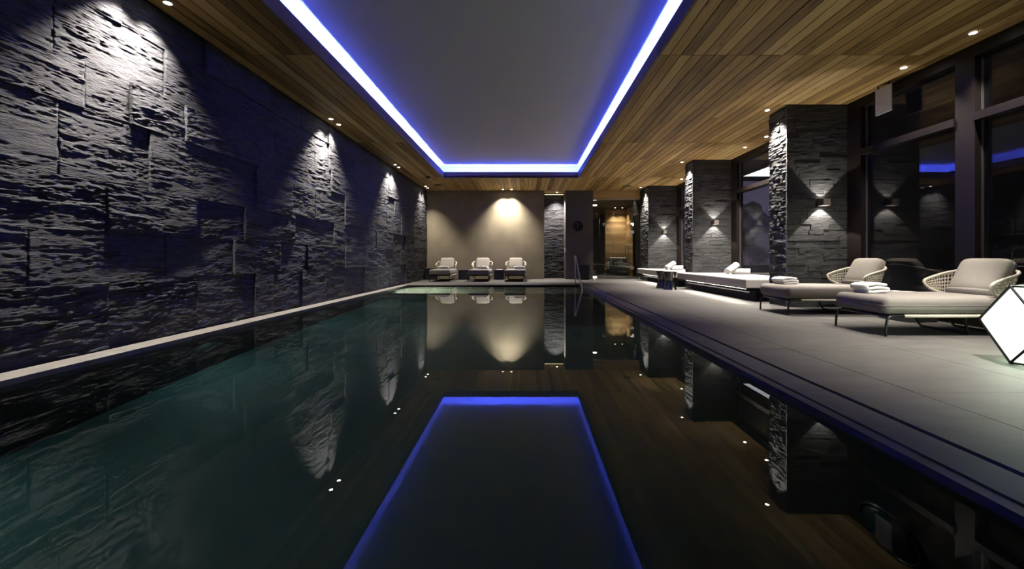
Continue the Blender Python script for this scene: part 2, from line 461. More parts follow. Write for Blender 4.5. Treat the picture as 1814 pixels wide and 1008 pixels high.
# round porthole lamp on the right pool wall
pl = empty('porthole_lamp', (PX1, 1.83, -.80)); tag(pl, 'round steel porthole lamp under water in the right pool wall', 'pool lamp')
ring = [(0, .15 * math.cos(a), .15 * math.sin(a)) for a in [2 * PI * k / 40 for k in range(40)]]
MB().tube(ring, .014, 8, True).build('ring', plain('dark_steel', (.12, .12, .14), .2, .8), pl, smooth=True)
d = MB().lathe([(.145, .0), (.13, .02), (.06, .032)], 32).build('lens', plain('porthole_glass', (.015, .05, .07), .15), pl, smooth=True); d.rotation_euler = (0, -PI / 2, 0)
# handrail by the steps
hr = empty('handrail', (1.56, 12.8, 0)); tag(hr, 'slim steel handrail leading down the far steps into the pool', 'handrail')
def bar(path, w, t):
    mb = MB()
    for k, (p, q) in enumerate(zip(path[:-1], path[1:])):
        p = Vector(p); q = Vector(q); dd = (q - p).normalized(); s = Vector((1, 0, 0)); n = dd.cross(s).normalized()
        e = t * .5 if 0 < k else 0
        vs = []
        for c in (p - dd * e, q + dd * (t * .5 if k < len(path) - 2 else 0)):
            vs += [c + s * w / 2 + n * t / 2, c - s * w / 2 + n * t / 2, c - s * w / 2 - n * t / 2, c + s * w / 2 - n * t / 2]
        mb.add(vs, [(0, 1, 2, 3), (7, 6, 5, 4), (0, 4, 5, 1), (1, 5, 6, 2), (2, 6, 7, 3), (3, 7, 4, 0)])
    return mb
bar([(1.585, 12.95, 0), (1.56, 12.85, .86)], .03, .045).build('upright', 'steel', hr, world=True)
bar([(1.56, 12.95, .885), (1.56, 12.60, .885)], .045, .035).build('grip', 'steel', hr, world=True)
bar([(1.56, 12.62, .87), (1.555, 11.2, .0), (1.555, 10.9, -.22)], .03, .045).build('sloping_rail', 'steel', hr, world=True)

# ------------------------------------------------------------------ slate wall on the left
wl = struct('wall_left', MB().box(XL - .25, XL - .035, YN, YB + .2, -.3, ZR + .3), 'dark_core')
rows = [(0.0, .62), (.62, 1.08), (1.08, 1.54), (1.54, 2.16), (2.16, 2.57), (2.57, 3.08), (3.08, 3.47)]
joints = [[3.78, 4.80, 5.81, 6.22, 7.02, 7.9, 9.68, 10.6, 11.7, 13.1, 14.6],
          [3.17, 4.38, 5.39, 6.40, 7.20, 8.66, 9.9, 11.2, 12.6, 14.0],
          [3.76, 4.78, 5.59, 6.80, 8.20, 9.3, 10.5, 11.9, 13.0, 14.7],
          [3.38, 4.185, 5.80, 6.7, 7.45, 8.66, 10.0, 11.3, 12.57, 14.2, 15.2],
          [3.577, 3.987, 4.60, 6.19, 7.2, 8.06, 9.4, 10.9, 12.0, 13.6, 14.9],
          [3.34, 4.36, 5.155, 6.3, 7.47, 8.0, 9.2, 10.1, 11.5, 12.8, 14.5],
          [3.9, 4.9, 6.1, 7.0, 7.95, 9.6, 10.9, 12.1, 13.7, 15.1]]
prng = random.Random(5)
bright = [(5.81, 7.02, 9.68, 13.1), (5.39, 7.2, 8.66, 12.6), (3.76, 5.59, 8.20, 13.0), (4.185, 5.80, 8.66, 12.57), (3.987, 4.60, 8.06, 12.0), (4.36, 8.0, 11.5), (4.9, 7.95)]
dark = [(3.78, 6.22, 11.7), (4.38, 6.40, 11.2), (4.78, 6.80, 11.9), (3.38, 6.7, 10.0), (3.577, 6.19, 10.9), (5.155, 9.2), (6.1, 9.6)]
sd = 100
for ri, ((z0, z1), js) in enumerate(zip(rows, joints)):
    dp = .016
    js = [0.6, 1.5, 2.3] + js + [YB]
    for a, b in zip(js[:-1], js[1:]):
        sd += 7
        if a in bright[ri]: dp = min(dp + prng.uniform(.022, .030), .056)
        elif a in dark[ri]: dp = max(dp - prng.uniform(.022, .034), .006)
        else: dp = min(.03, max(.006, dp + prng.uniform(-.010, .006)))
        slate_panel('stone_panel', 'y', XL - .04, 1, a + .001, b - .001, z0 + .001, z1 - .001, dp + .01, wl, sd, amp=prng.choice([.013, .018, .024]), du=.02 if a < 7 else .04, dv=.0055 if a < 7 else .010)

# ------------------------------------------------------------------ back wall
bw = struct('wall_back', MB().box(XL - .25, .73, YB, YB + .25, -.3, ZR + .3), 'plaster')
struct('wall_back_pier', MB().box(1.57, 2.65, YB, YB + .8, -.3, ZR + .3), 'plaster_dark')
wr = struct('wall_recess', MB().box(.5, 1.8, YB + .77, YB + .95, -.3, ZR + .3), 'dark_core')
zz = 0.0
for k, hgt in enumerate((.42, .5, .38, .55, .45, .48, .4, .29)):
    slate_panel('stone_panel', 'x', YB + .77, -1, .73, 1.57, zz + .001, min(zz + hgt, 3.45) - .001, prng.uniform(.012, .035), wr, 900 + k * 3, amp=.026, du=.02, dv=.007); zz += hgt
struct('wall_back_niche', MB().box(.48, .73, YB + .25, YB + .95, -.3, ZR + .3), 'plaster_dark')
# warm strip of light at the top of the stone recess
ls = MB(); ls.box(.78, 1.54, YB + .60, YB + .63, 3.40, 3.415); tag(ls.build('recess_led_strip', 'led_warm'), 'warm strip of light over the slate recess in the end wall', 'light strip')
sw = empty('wall_switch', (1.565, YB + .12, 1.05)); tag(sw, 'small white switch plate at the edge of the slate recess', 'switch')
MB().rbox(-.012, 0.0, -.06, .06, 0, .17, .004).build('plate', 'white_plastic', sw)
MB().rbox(-.018, -.012, -.035, .035, .04, .13, .003).build('rocker', 'white_plastic', sw)

# wall behind the camera and window-side shell
struct('wall_front', MB().box(XL - .25, XR + .4, YN - .25, YN, -.3, ZR + .3), 'plaster_dark')

# ------------------------------------------------------------------ ceilings
cb = MB()
cb.box(XL - .2, CX0 - .001, YN, YB + .7, H + .022, H + .06); cb.box(CX1 + .001, XR + .3, YN, YB + .02, H + .022, H + .06)
cb.box(CX0, CX1, CY1, YB + .75, H + .022, H + .06); cb.box(CX0, CX1, YN, CY0, H + .022, H + .06)
ceiling = struct('ceiling', cb, 'dark_core')
secs = [YN, 1.27, 5.27, 9.28, 13.28, YB]
def planks(x0, x1, ys, pw=.146, brk=.22):
    n = max(1, round((x1 - x0) / pw)); w = (x1 - x0) / n
    for i in range(n):
        a = x0 + i * w
        for ya, yb in zip(ys[:-1], ys[1:]):
            cuts = [ya, yb]
            if yb - ya > 3 and random.random() < brk: cuts.insert(1, ya + random.uniform(.25, .75) * (yb - ya))
            for p, q in zip(cuts[:-1], cuts[1:]):
                dz = random.uniform(0, .004)
                piece('plank', 'plank', a + .0055, a + w - .0055, p + .004, q - .004, H + dz, H + .024, ceiling)
planks(XL, CX0 - .0, secs)
planks(CX1, XR + .02, secs)
planks(CX0, CX1, [13.39, YB])
planks(CX0, CX1, [YN, CY0])
piece('plank', 'plank', .73, 1.57, YB, YB + .6, H, H + .024, ceiling)
# fascia boards round the opening
LT = .195
trim = [('trim_1', (CX0 - .03, CX0, CY0, CY1 + .03), 'fascia'), ('trim_2', (CX1, CX1 + .03, CY0, CY1 + .03), 'fascia'),
        ('trim_3', (CX0, CX1, CY1, CY1 + .03), 'fascia_x'), ('trim_4', (CX0, CX1, CY0 - .03, CY0), 'fascia_x')]
for nm, (a, b, c, d2), mt in trim:
    t = empty(nm, ((a + b) / 2, (c + d2) / 2, H)); t['kind'] = 'structure'
    if mt == 'fascia':
        cuts = [c, 1.4, 5.3, 9.3, d2]
        for p, q in zip(cuts[:-1], cuts[1:]): MB().box(a, b, p + .001, q - .001, H - .002, H + LT).build('board', mt, t, world=True)
    else:
        cuts = [a, -.46, b]
        for p, q in zip(cuts[:-1], cuts[1:]): MB().box(p + .001, q - .001, c, d2, H - .002, H + LT).build('board', mt, t, world=True)
# recess above the opening: ledge, side walls, raised white ceiling
RC = .25
rb = MB()
rb.box(CX0 - RC - .05, CX1 + RC + .05, CY0 - RC - .05, CY1 + RC + .05, ZR, ZR + .06)
rb.box(CX0 - RC - .05, CX0 - RC, CY0 - RC, CY1 + RC, H + .06, ZR); rb.box(CX1 + RC, CX1 + RC + .05, CY0 - RC, CY1 + RC, H + .06, ZR)
rb.box(CX0 - RC, CX1 + RC, CY1 + RC, CY1 + RC + .05, H + .06, ZR); rb.box(CX0 - RC, CX1 + RC, CY0 - RC - .05, CY0 - RC, H + .06, ZR)
rb.box(CX0 - RC, CX0 - .03, CY0 - RC, CY1 + RC, H + .06, H + .075); rb.box(CX1 + .03, CX1 + RC, CY0 - RC, CY1 + RC, H + .06, H + .075)
rb.box(CX0 - .03, CX1 + .03, CY1 + .03, CY1 + RC, H + .06, H + .075); rb.box(CX0 - .03, CX1 + .03, CY0 - RC, CY0 - .03, H + .06, H + .075)
struct('ceiling_raised', rb, 'ceiling_white')
# blue LED strips behind the fascia
def led(name, label, pts):
    (x0, y0), (x1, y1), off = pts
    e = empty(name, ((x0 + x1) / 2, (y0 + y1) / 2, H + .08)); tag(e, label, 'light strip', 'blue strips round the raised ceiling')
    n = max(1, int(max(abs(x1 - x0), abs(y1 - y0)) / .6)); mb = MB(); z0, z1 = H + .10, H + .13
    for k in range(n):
        ax, ay = x0 + (x1 - x0) * k / n, y0 + (y1 - y0) * k / n; bx, by = x0 + (x1 - x0) * (k + 1) / n, y0 + (y1 - y0) * (k + 1) / n
        ox, oy = (off * .01, 0) if abs(x1 - x0) < .01 else (0, off * .01)
        q = [(ax - ox, ay - oy, z0), (bx - ox, by - oy, z0), (bx + ox, by + oy, z0), (ax + ox, ay + oy, z0)]
        mb.quad(*q)
    mb.build('diodes', 'led_blue', e, world=True)
    if abs(x1 - x0) < .01: MB().box(x0 - .013, x0 + .013, y0, y1, H + .0755, H + .099).build('channel', 'bezel', e, world=True)
    else: MB().box(x0, x1, y0 - .013, y0 + .013, H + .0755, H + .099).build('channel', 'bezel', e, world=True)
led('cove_led_strip', 'blue strip of light along the left edge of the raised ceiling', ((CX0 - .045, CY0), (CX0 - .045, CY1), -1))
led('cove_led_strip', 'blue strip of light along the right edge of the raised ceiling', ((CX1 + .045, CY0), (CX1 + .045, CY1), 1))
led('cove_led_strip', 'blue strip of light along the far end of the raised ceiling', ((CX0, CY1 + .045), (CX1, CY1 + .045), 1))
led('cove_led_strip', 'blue strip of light along the near end of the raised ceiling', ((CX0, CY0 - .045), (CX1, CY0 - .045), -1))

# small ceiling fittings
e = empty('smoke_detector', (-3.16, 13.2, H)); tag(e, 'small dark smoke detector on the timber ceiling beside the slate wall', 'detector')
MB().lathe([(.07, -.03), (.075, 0)], 20).build('base', 'black_metal', e); MB().lathe([(.035, -.06), (.045, -.03)], 16).build('sensor', 'black_metal', e)
for lab, x, y in (('flat dark round air grille in the timber ceiling above the left lounger', -3.16, 14.7), ('flat dark round air grille in the timber ceiling near the glass door', 3.72, 14.9)):
    e = empty('air_grille', (x, y, H)); tag(e, lab, 'vent')
    MB().lathe([(.145, -.012), (.15, 0)], 28).build('rim', 'black_metal', e); MB().lathe([(.08, -.018), (.085, -.012)], 24).build('disc', 'black_metal', e)

# ------------------------------------------------------------------ downlights
def downlight(x, y, label, group, power, size=70, blend=.55, aim=(0, 0, -1), rad=.025, z=H):
    e = empty('downlight', (x, y, z)); tag(e, label, 'downlight', group)
    MB().lathe([(.036, .0), (.036, -.006), (.046, -.006), (.048, .0)], 28, cap=False).build('trim_ring', 'bezel', e, smooth=False)
    MB().lathe([(.035, -.0045), (.036, -.002)], 28).build('lens', 'lens', e)
    spot('spot_lamp', (0, 0, -.02), power, size, blend, aim, e, WARM, rad)
grp = 'downlights washing the slate wall'
ordw = ['first', 'second', 'third', 'fourth']
for k, yc in enumerate((4.02, 7.85, 11.63, 15.13)):
    for s, dy in ((0, -.16), (1, .16)):
        downlight(-3.68, yc + dy, ('nearer' if s == 0 else 'farther') + ' downlight of the %s pair along the slate wall' % ordw[k], grp, P_WALL if k < 3 else P_BACK * .8, 88, .9)
for s, x in ((0, -.87), (1, -.54)):
    downlight(x, 15.64, ('left' if s == 0 else 'right') + ' downlight of the pair over the plaster end wall', 'downlights on the end wall', P_BACK * 1.7, 98, .9)
downlight(1.26, YB + .40, 'single downlight above the slate recess in the end wall', None, 850, 92, .8)
for k, y in enumerate((3.30, 7.23, 11.17, 15.2)):
    downlight(4.30, y, 'downlight in front of the %s stone pillar from the viewer' % ['hidden nearest', 'first', 'second', 'third'][k], 'downlights on the stone pillars', P_PILLAR, 84, 1.0)
for k, y in enumerate((.9, 1.75, 4.74, 5.61, 8.81, 9.67, 12.75, 13.6)):
    b = k // 2
    downlight(5.22, y, ('nearer' if k % 2 == 0 else 'farther') + ' downlight over the %s' % ['window bay beside the viewer', 'window bay with the woven loungers', 'daybed between the first and second pillars', 'daybed between the second and third pillars'][b], 'downlights along the windows', P_BAY * (.3, 1, 3.2, 3.0)[b], 92, .9)

# ------------------------------------------------------------------ stone pillars
BR = []
def brick_mesh(seed, rel=1.0):
    nu, nv = 9, 4
    U, V = np.meshgrid(np.linspace(-.5, .5, nu + 1), np.linspace(-.5, .5, nv + 1), indexing='ij')
    r = np.random.default_rng(seed)
    hh = 1 - rel * (.55 * (vnoise(U * 3 + 9, V * 2.6 + 9 + U * r.uniform(-1, 1), seed)) - .30 * (vnoise(U * 9 + 5, V * 5 + 3, seed + 1) - .5) + .12)
    fr = np.stack([U, -np.maximum(hh, .2), V], -1).reshape(-1, 3)
    idx = np.arange((nu + 1) * (nv + 1)).reshape(nu + 1, nv + 1)
    q = [tuple(int(t) for t in f) for f in np.stack([idx[:-1, :-1], idx[1:, :-1], idx[1:, 1:], idx[:-1, 1:]], -1).reshape(-1, 4)]
    ring = [int(t) for t in np.concatenate([idx[:, 0], idx[-1, 1:], idx[-2::-1, -1], idx[0, -2:0:-1]])]
    vs = [tuple(map(float, p)) for p in fr]; base = len(vs)
    for i in ring: vs.append((vs[i][0], 0.0, vs[i][2]))
    n = len(ring)
    for k in range(n): q.append((ring[k], base + k, base + (k + 1) % n, ring[(k + 1) % n]))
    me = bpy.data.meshes.new('brick'); me.from_pydata(vs, [], q); me.materials.append(M['slate_brick']); return me
BR = [brick_mesh(40 + k * 3) for k in range(24)]
BF = [brick_mesh(140 + k * 3, .28) for k in range(24)]
def brick_face(parent, origin, ux, length, hmax, rz, rnd, dmin, dmax, meshes, hmin=.065, hmaxr=.125):
    z = 0
    while z < hmax - .01:
        h = rnd.uniform(hmin, hmaxr)
        if hmax - z - h < .05: h = hmax - z
        u = -rnd.uniform(0, .3)
        while u < length - .001:
            w = rnd.uniform(.18, .52); a = max(u, 0); b = min(u + w, length)
            if length - b < .1: b = length
            if b - a > .02:
                o = bpy.data.objects.new('brick', rnd.choice(meshes)); C.objects.link(o); o.parent = parent
                c = (a + b) / 2
                o.location = (origin[0] + ux[0] * c, origin[1] + ux[1] * c, z + h / 2)
                o.rotation_euler = (0, 0, rz); o.scale = (b - a - .003, rnd.uniform(dmin, dmax), h - .003)
            u = b if b == length else u + w
        z += h
brnd = random.Random(3)
PIL = [(3.03, 3.57), (6.96, 7.50), (10.89, 11.45), (14.83, YB)]
plab = [None, 'stone pillar clad in slate strips, nearest, beside the woven loungers', 'stone pillar clad in slate strips, middle of the three, between the daybeds', 'stone pillar clad in slate strips, farthest, next to the glass door']
def sconce(x, y, label):
    e = empty('wall_sconce', (x, y, 1.78)); tag(e, label, 'wall lamp', 'up and down sconces on the pillars')
    t = .010; w = .070; dp = .14; h = .055
    bx = MB(); bx.box(-w, w, -dp, -dp + t, -h, h); bx.box(-w, -w + t, -dp, 0, -h, h); bx.box(w - t, w, -dp, 0, -h, h); bx.box(-w, w, -t, 0, -h, h)
    bx.build('housing', 'sconce_metal', e)
    MB().box(-w + t, w - t, -dp + t, -t, -.006, .006).build('divider', 'lens', e)
    spot('up_lamp', (0, -.075, .02), P_SCONCE * .5, 85, .14, (0, .04, 1), e, WARM, .012)
    spot('down_lamp', (0, -.075, -.02), P_SCONCE * 1.15, 88, .12, (0, .04, -1), e, WARM, .012)
for k, (y0, y1) in enumerate(PIL):
    p = empty('stone_pillar', (4.48, y0, 0))
    tag(p, plab[k] or 'stone pillar clad in slate, just beside the viewer on the window side', 'pillar', 'stone pillars along the windows')
    core = MB().box(.035, XR - 4.48 + .1, .035, y1 - y0 - .01, 0, H + .02).build('core', 'dark_core', p)
    if True:
        brick_face(p, (.0, .04, 0), (1, 0), XR - 4.48, H, 0, brnd, .029, .043, BF)
        brick_face(p, (.04, y1 - y0, 0), (0, -1), y1 - y0 - .02, H, -PI / 2, brnd, .026, .054, BR, .05, .095)
    sconce(5.05, y0 - .012, ['square sconce on the pillar beside the viewer', 'square up-and-down sconce on the nearest slate pillar', 'square up-and-down sconce on the middle slate pillar', 'square up-and-down sconce on the farthest slate pillar'][k])

# ------------------------------------------------------------------ windows
def window(name, y0, y1, mull):
    w = empty(name, (XR, (y0 + y1) / 2, 0)); w['kind'] = 'structure'
    X0, X1 = XR - .02, XR + .15
    jw = .28
    def bx(nm, *a, mat='frame_metal'): return MB().box(*a).build(nm, mat, w, world=True)
    bx('jamb', X0, X1, y0, y0 + jw, 0, H - .15); bx('jamb', X0, X1, y1 - jw, y1, 0, H - .15)
    bx('header', X0, X1, y0, y1, H - .15, H)
    bx('sill', X0, X1, y0 + jw, y1 - jw, -.02, .09)
    ys = [y0 + jw] + [v for m in mull for v in (m - .115, m + .115)] + [y1 - jw]
    for m in mull: bx('mullion', X0, X1, m - .115, m + .115, .09, H - .15)
    for a, b in zip(ys[0::2], ys[1::2]):
        bx('transom', X0 - .02, X1, a, b, 2.53, 2.63)
        for z0, z1 in ((.09, 2.53), (2.63, H - .15)):
            bx('pane', XR + .085, XR + .097, a - .004, b + .004, z0 - .004, z1 + .004, mat='glass')
            for yy in (a + .003, b - .011): bx('bead', XR + .055, XR + .083, yy, yy + .008, z0, z1, mat='frame_edge')
window('window_1', YN, 3.03, [-.3])
window('window_2', 3.57, 6.96, [5.10])
window('window_3', 7.50, 10.89, [9.05])
window('window_4', 11.45, 14.83, [13.2])
e = empty('reflected_sign_plate', (XR - .14, 6.12, H)); tag(e, 'blank pale grey plate standing in for a sign reflected in the window', 'sign')  # solid plate stands in for a sign's reflection in the glass
MB().box(-.012, .012, -.13, .13, -.45, -.06).build('plate', 'soffit', e); MB().box(-.006, .006, -.10, -.085, -.06, 0).build('hanger', 'black_metal', e); MB().box(-.006, .006, .085, .10, -.06, 0).build('hanger', 'black_metal', e)

# ------------------------------------------------------------------ outside
struct('wall_added_dark', MB().box(7.3, 7.5, -6, 10.4, -.5, 5), 'terrace')  # added dark wall so the near window bays look out on black
struct('floor_terrace', MB().box(XR + .16, 40, -8, 60, -.6, -.3), 'terrace')
sf = struct('ceiling_terrace', MB().box(XR + .3, 12.0, 9.0, 17.2, 4.08, 4.25), 'soffit')
lp = empty('soffit_light', (9.6, 14.0, 4.06)); tag(lp, 'bright white luminous panel under the terrace soffit beyond the window', 'light panel')
MB().box(-1.05, 1.4, -2.4, 2.0, -.02, .015).build('diffuser', 'soffit_light', lp); MB().box(-1.1, -1.05, -2.4, 2.0, -.025, .018).build('edge', 'bezel', lp)
def mountain(x0, x1, y, peaks, base=-2):
    nx, ny = 120, 16; vs = []; fs = []
    for i in range(nx + 1):
        x = x0 + (x1 - x0) * i / nx
        hgt = max(pk[2] * max(0, 1 - abs(x - pk[0]) / pk[1]) for pk in peaks) + 1.2
        hgt += 1.3 * float(vnoise(np.array([x * .5]), np.array([1.5]), 77)[0]) + .5 * float(vnoise(np.array([x * 1.7]), np.array([4.5]), 78)[0])
        for j in range(ny + 1):
            t = j / ny
            dy = (1 - t) * -10 + 2.2 * float(vnoise(np.array([x * .35]), np.array([t * 7]), 79)[0])
            vs.append((x, y + dy, base + (hgt - base) * t))
    for i in range(nx):
        for j in range(ny): a = i * (ny + 1) + j; fs.append((a, a + ny + 1, a + ny + 2, a + 1))
    n0 = len(vs)
    vs += [(x0, y + 6, base), (x1, y + 6, base)]
    return MB().add(vs, fs)
o = mountain(10, 120, 75, [(42, 14, 9.5), (60, 20, 13), (25, 14, 6), (90, 30, 12)]).build('mountain', 'mountain', smooth=True)
tag(o, 'snow-streaked mountain beyond the terrace in purple dusk', 'mountain')

# ------------------------------------------------------------------ glass entrance at the far right
beam = struct('trim_5', MB().box(2.65, 4.5, YB - .0, YB + .12, 3.15, H + .02), 'beam')
D = empty('door_1', (3.55, YB + .05, 0)); D['kind'] = 'structure'
def dx(nm, *a, mat='door_glass', parent=D): return MB().box(*a).build(nm, mat, parent, world=True)
dx('rail', 2.65, 4.47, YB + .03, YB + .09, 3.11, 3.15, mat='frame_edge')
dx('side_pane', 2.66, 3.105, YB + .05, YB + .06, .01, 2.155); dx('transom_pane', 2.66, 4.46, YB + .05, YB + .06, 2.165, 3.11)
leaf = dx('leaf', 3.115, 4.185, YB + .05, YB + .06, .012, 2.155)
dx('side_pane', 4.195, 4.46, YB + .05, YB + .06, .01, 2.155)
hd = MB()
for (a, b, c2, d2) in ((3.90, 3.915, .74, 1.30), (4.03, 4.045, .74, 1.30)): hd.box(a, b, YB - .02, YB - .005, c2, d2)
hd.box(3.90, 4.045, YB - .02, YB - .005, 1.285, 1.30); hd.box(3.90, 4.045, YB - .02, YB - .005, .74, .755)
hd.box(3.905, 3.92, YB - .01, YB + .05, .85, .865); hd.box(3.905, 3.92, YB - .01, YB + .05, 1.2, 1.215)
hd.build('handle', 'black_metal', D, world=True)
def clip(x, z, s):
    m = MB(); m.box(x - .06, x + .06, YB + .035, YB + .049, z + .0, z + .055); m.box(x + (.005 if s > 0 else -.06), x + (.06 if s > 0 else -.005), YB + .035, YB + .049, z - .06, z)
    m.build('patch_fitting', 'white_plastic', D, world=True)
clip(3.10, 2.15, -1); clip(4.19, 2.15, 1)
for z in (1.79, .37): dx('hinge', 4.12, 4.26, YB + .035, YB + .049, z, z + .11, mat='frame_edge')
dx('threshold', 2.65, 3.12, YB + .03, YB + .08, 0.0, .012, mat='frame_edge'); dx('threshold', 4.18, 4.47, YB + .03, YB + .08, 0.0, .012, mat='frame_edge')
# corridor beyond
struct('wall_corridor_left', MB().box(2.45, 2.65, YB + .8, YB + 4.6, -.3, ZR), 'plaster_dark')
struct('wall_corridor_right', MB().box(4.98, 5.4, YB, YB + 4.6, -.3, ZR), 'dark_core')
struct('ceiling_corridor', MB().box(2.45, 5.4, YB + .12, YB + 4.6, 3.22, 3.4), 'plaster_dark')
struct('wall_corridor_end', MB().box(2.6, 3.80, 19.4, 19.7, -.3, 3.25), 'plaster_dark')
sa = struct('wall_sauna', MB().box(3.75, 5.4, 19.76, 19.95, -.3, 3.3), 'dark_core')
for k in range(21):
    z0 = k * .152
    piece('board', 'sauna', 3.76, 4.90, 19.72, 19.76, z0 + .002, z0 + .150, sa)
ss = struct('wall_sauna_side', MB().box(4.93, 5.05, 18.55, 19.8, -.3, 3.3), 'dark_core')
wside = wood('sauna_side', [(.2, (.16, .085, .032)), (.5, (.34, .20, .085)), (.8, (.48, .31, .15))], 1); M['sauna_side'] = wside
for k in range(21):
    z0 = k * .152
    piece('board', 'sauna_side', 4.89, 4.93, 18.55, 19.72, z0 + .002, z0 + .150, ss)
for k, x in enumerate((4.28, 4.62)):
    downlight(x, 19.42, ('left' if k == 0 else 'right') + ' downlight over the timber wall behind the glass door', 'downlights behind the glass door', 190, 84, .8, z=3.22)
cab = empty('black_cabinet', (4.36, 19.35, 0)); tag(cab, 'black cabinet with four panels against the timber wall behind the glass door', 'cabinet')
MB().rbox(-.41, .41, -.28, .34, 0, .76, .012).build('body', 'black_metal', cab)
for i in range(2):
    for j in range(2): MB().rbox(-.38 + i * .385, -.005 + i * .385, -.292, -.278, .04 + j * .35, .37 + j * .35, .006).build('door_panel', 'dark_table', cab)
for k in range(5):
    m = MB(); m.superq(.075, .075, .05, .8, .9, 14, 8)
    o = m.build('pale_stone', 'stone_pale', smooth=True); o.location = (4.06 + k * .16, 19.26 + .04 * (k % 2), .81)
    tag(o, 'pale rounded stone on top of the black cabinet, %s from the left' % ['first', 'second', 'third', 'fourth', 'fifth'][k], 'stone', 'pale stones on the cabinet')
for nm, lab, z in (('corridor_light', 'short bright light bar at the corridor ceiling behind the door glass', 2.98), ('corridor_light', 'short bright light bar at floor level behind the door glass', .03)):
    e = empty(nm, (2.80, 16.75, z)); tag(e, lab, 'light bar')
    MB().box(-.12, .12, -.02, .02, 0, .035).build('tube', 'led_white', e); MB().box(-.125, .125, -.02, .03, .036, .05).build('housing', 'bezel', e)

e = empty('wall_clock', (2.06, YB, 2.08)); tag(e, 'black round wall clock high on the dark plaster pier', 'clock')
ring = [(.19 * math.cos(2 * PI * k / 40), -.02, .19 * math.sin(2 * PI * k / 40)) for k in range(40)]
MB().tube(ring, .012, 8, True).build('rim', 'black_metal', e, smooth=True)
dl = MB().lathe([(.19, 0), (.19, .012)], 40).build('dial', 'matte_black', e); dl.rotation_euler = (PI / 2, 0, 0)
for a, ln_, w_ in ((math.radians(104), .14, .008), (math.radians(250), .10, .011)):
    d_ = Vector((math.cos(a), 0, math.sin(a))); n_ = Vector((-d_.z, 0, d_.x)) * w_ * .5; o_ = Vector((0, -.018, 0))
    MB().add([o_ - n_, o_ + n_, o_ + n_ + d_ * ln_, o_ - n_ + d_ * ln_] + [p - Vector((0, .003, 0)) for p in (o_ - n_, o_ + n_, o_ + n_ + d_ * ln_, o_ - n_ + d_ * ln_)], [(0, 1, 2, 3), (7, 6, 5, 4), (0, 4, 5, 1), (1, 5, 6, 2), (2, 6, 7, 3), (3, 7, 4, 0)]).build('hand', 'sconce_metal', e)

# ------------------------------------------------------------------ dark bin by the pier
e = empty('towel_bin', (2.22, 15.55, 0)); tag(e, 'black upright bin standing before the dark plaster pier by the handrail', 'bin')
MB().rbox(-.2, .2, -.2, .2, 0, .58, .03, 3).build('body', 'black_metal', e)
MB().tube([(.21, -.1, .2), (.24, -.1, .25), (.24, -.1, .52), (.21, -.1, .56)], .008, 8).build('handle', 'black_metal', e)

# ------------------------------------------------------------------ daybeds
def daybed(y0, y1, notch0, label, glab):
    e = empty('daybed', (4.2, (y0 + y1) / 2, 0)); tag(e, label, 'daybed', 'long upholstered daybeds by the windows')
    X1 = XR - .06
    def outline(ins, z):
        a0, a1, b0 = 4.2 + ins, 4.455 - ins, notch0 - ins
        return [(a0, y0 + ins, z), (X1 - ins, y0 + ins, z), (X1 - ins, b0, z), (a1, b0, z), (a1, y1 - ins, z), (a0, y1 - ins, z)]
    def prism(levels):
        mb = MB(); vs = []; fs = []
        for ins, z in levels: vs += outline(ins, z)
        n = 6
        for i in range(len(levels) - 1):
            for k in range(n): fs.append((i * n + k, i * n + (k + 1) % n, (i + 1) * n + (k + 1) % n, (i + 1) * n + k))
        fs.append(tuple(reversed(range(n)))); fs.append(tuple((len(levels) - 1) * n + k for k in range(n)))
        return mb.add(vs, fs)
    prism([(.012, .262), (0, .274), (0, .415), (.006, .431), (.018, .441), (.03, .443)]).build('mattress', 'upholstery', e, world=True)
    prism([(.02, .245), (.02, .2615)]).build('base_board', 'matte_black', e, world=True)
    ym = (y0 + y1) / 2
    MB().box(4.196, 4.2005, ym - .003, ym + .003, .275, .43).build('seam', 'fabric', e, world=True)
    MB().box(4.42, X1, y0 + .06, notch0 - .06, 0, .20).build('plinth', 'matte_black', e, world=True)
    MB().box(4.205, 4.217, y0 + .01, y1 - .01, .205, .245).build('valance', 'matte_black', e, world=True)
    MB().box(4.217, X1 - .05, y0 + .01, y0 + .022, .205, .245).build('valance', 'matte_black', e, world=True)
    MB().box(4.284, 4.294, y0 + .03, notch0 - .03, .17, .245).build('added_led_shield', 'matte_black', e, world=True)  # added board that blocks LED light so the plinth stays dark
    mb = MB(); n = 6
    ya, yb = y0 + .1, notch0 - .1
    for k in range(n):
        p, q = ya + (yb - ya) * k / n, ya + (yb - ya) * (k + 1) / n
        mb.box(4.25, 4.28, p, q, .228, .243)
    s = mb.build('plinth_led', 'led_white', e, world=True)
    return e
daybed(7.74, 11.24, 10.85, 'long upholstered daybed between the nearest and middle pillars', '')
daybed(11.68, 15.27, 14.79, 'long upholstered daybed between the middle and farthest pillars', '')

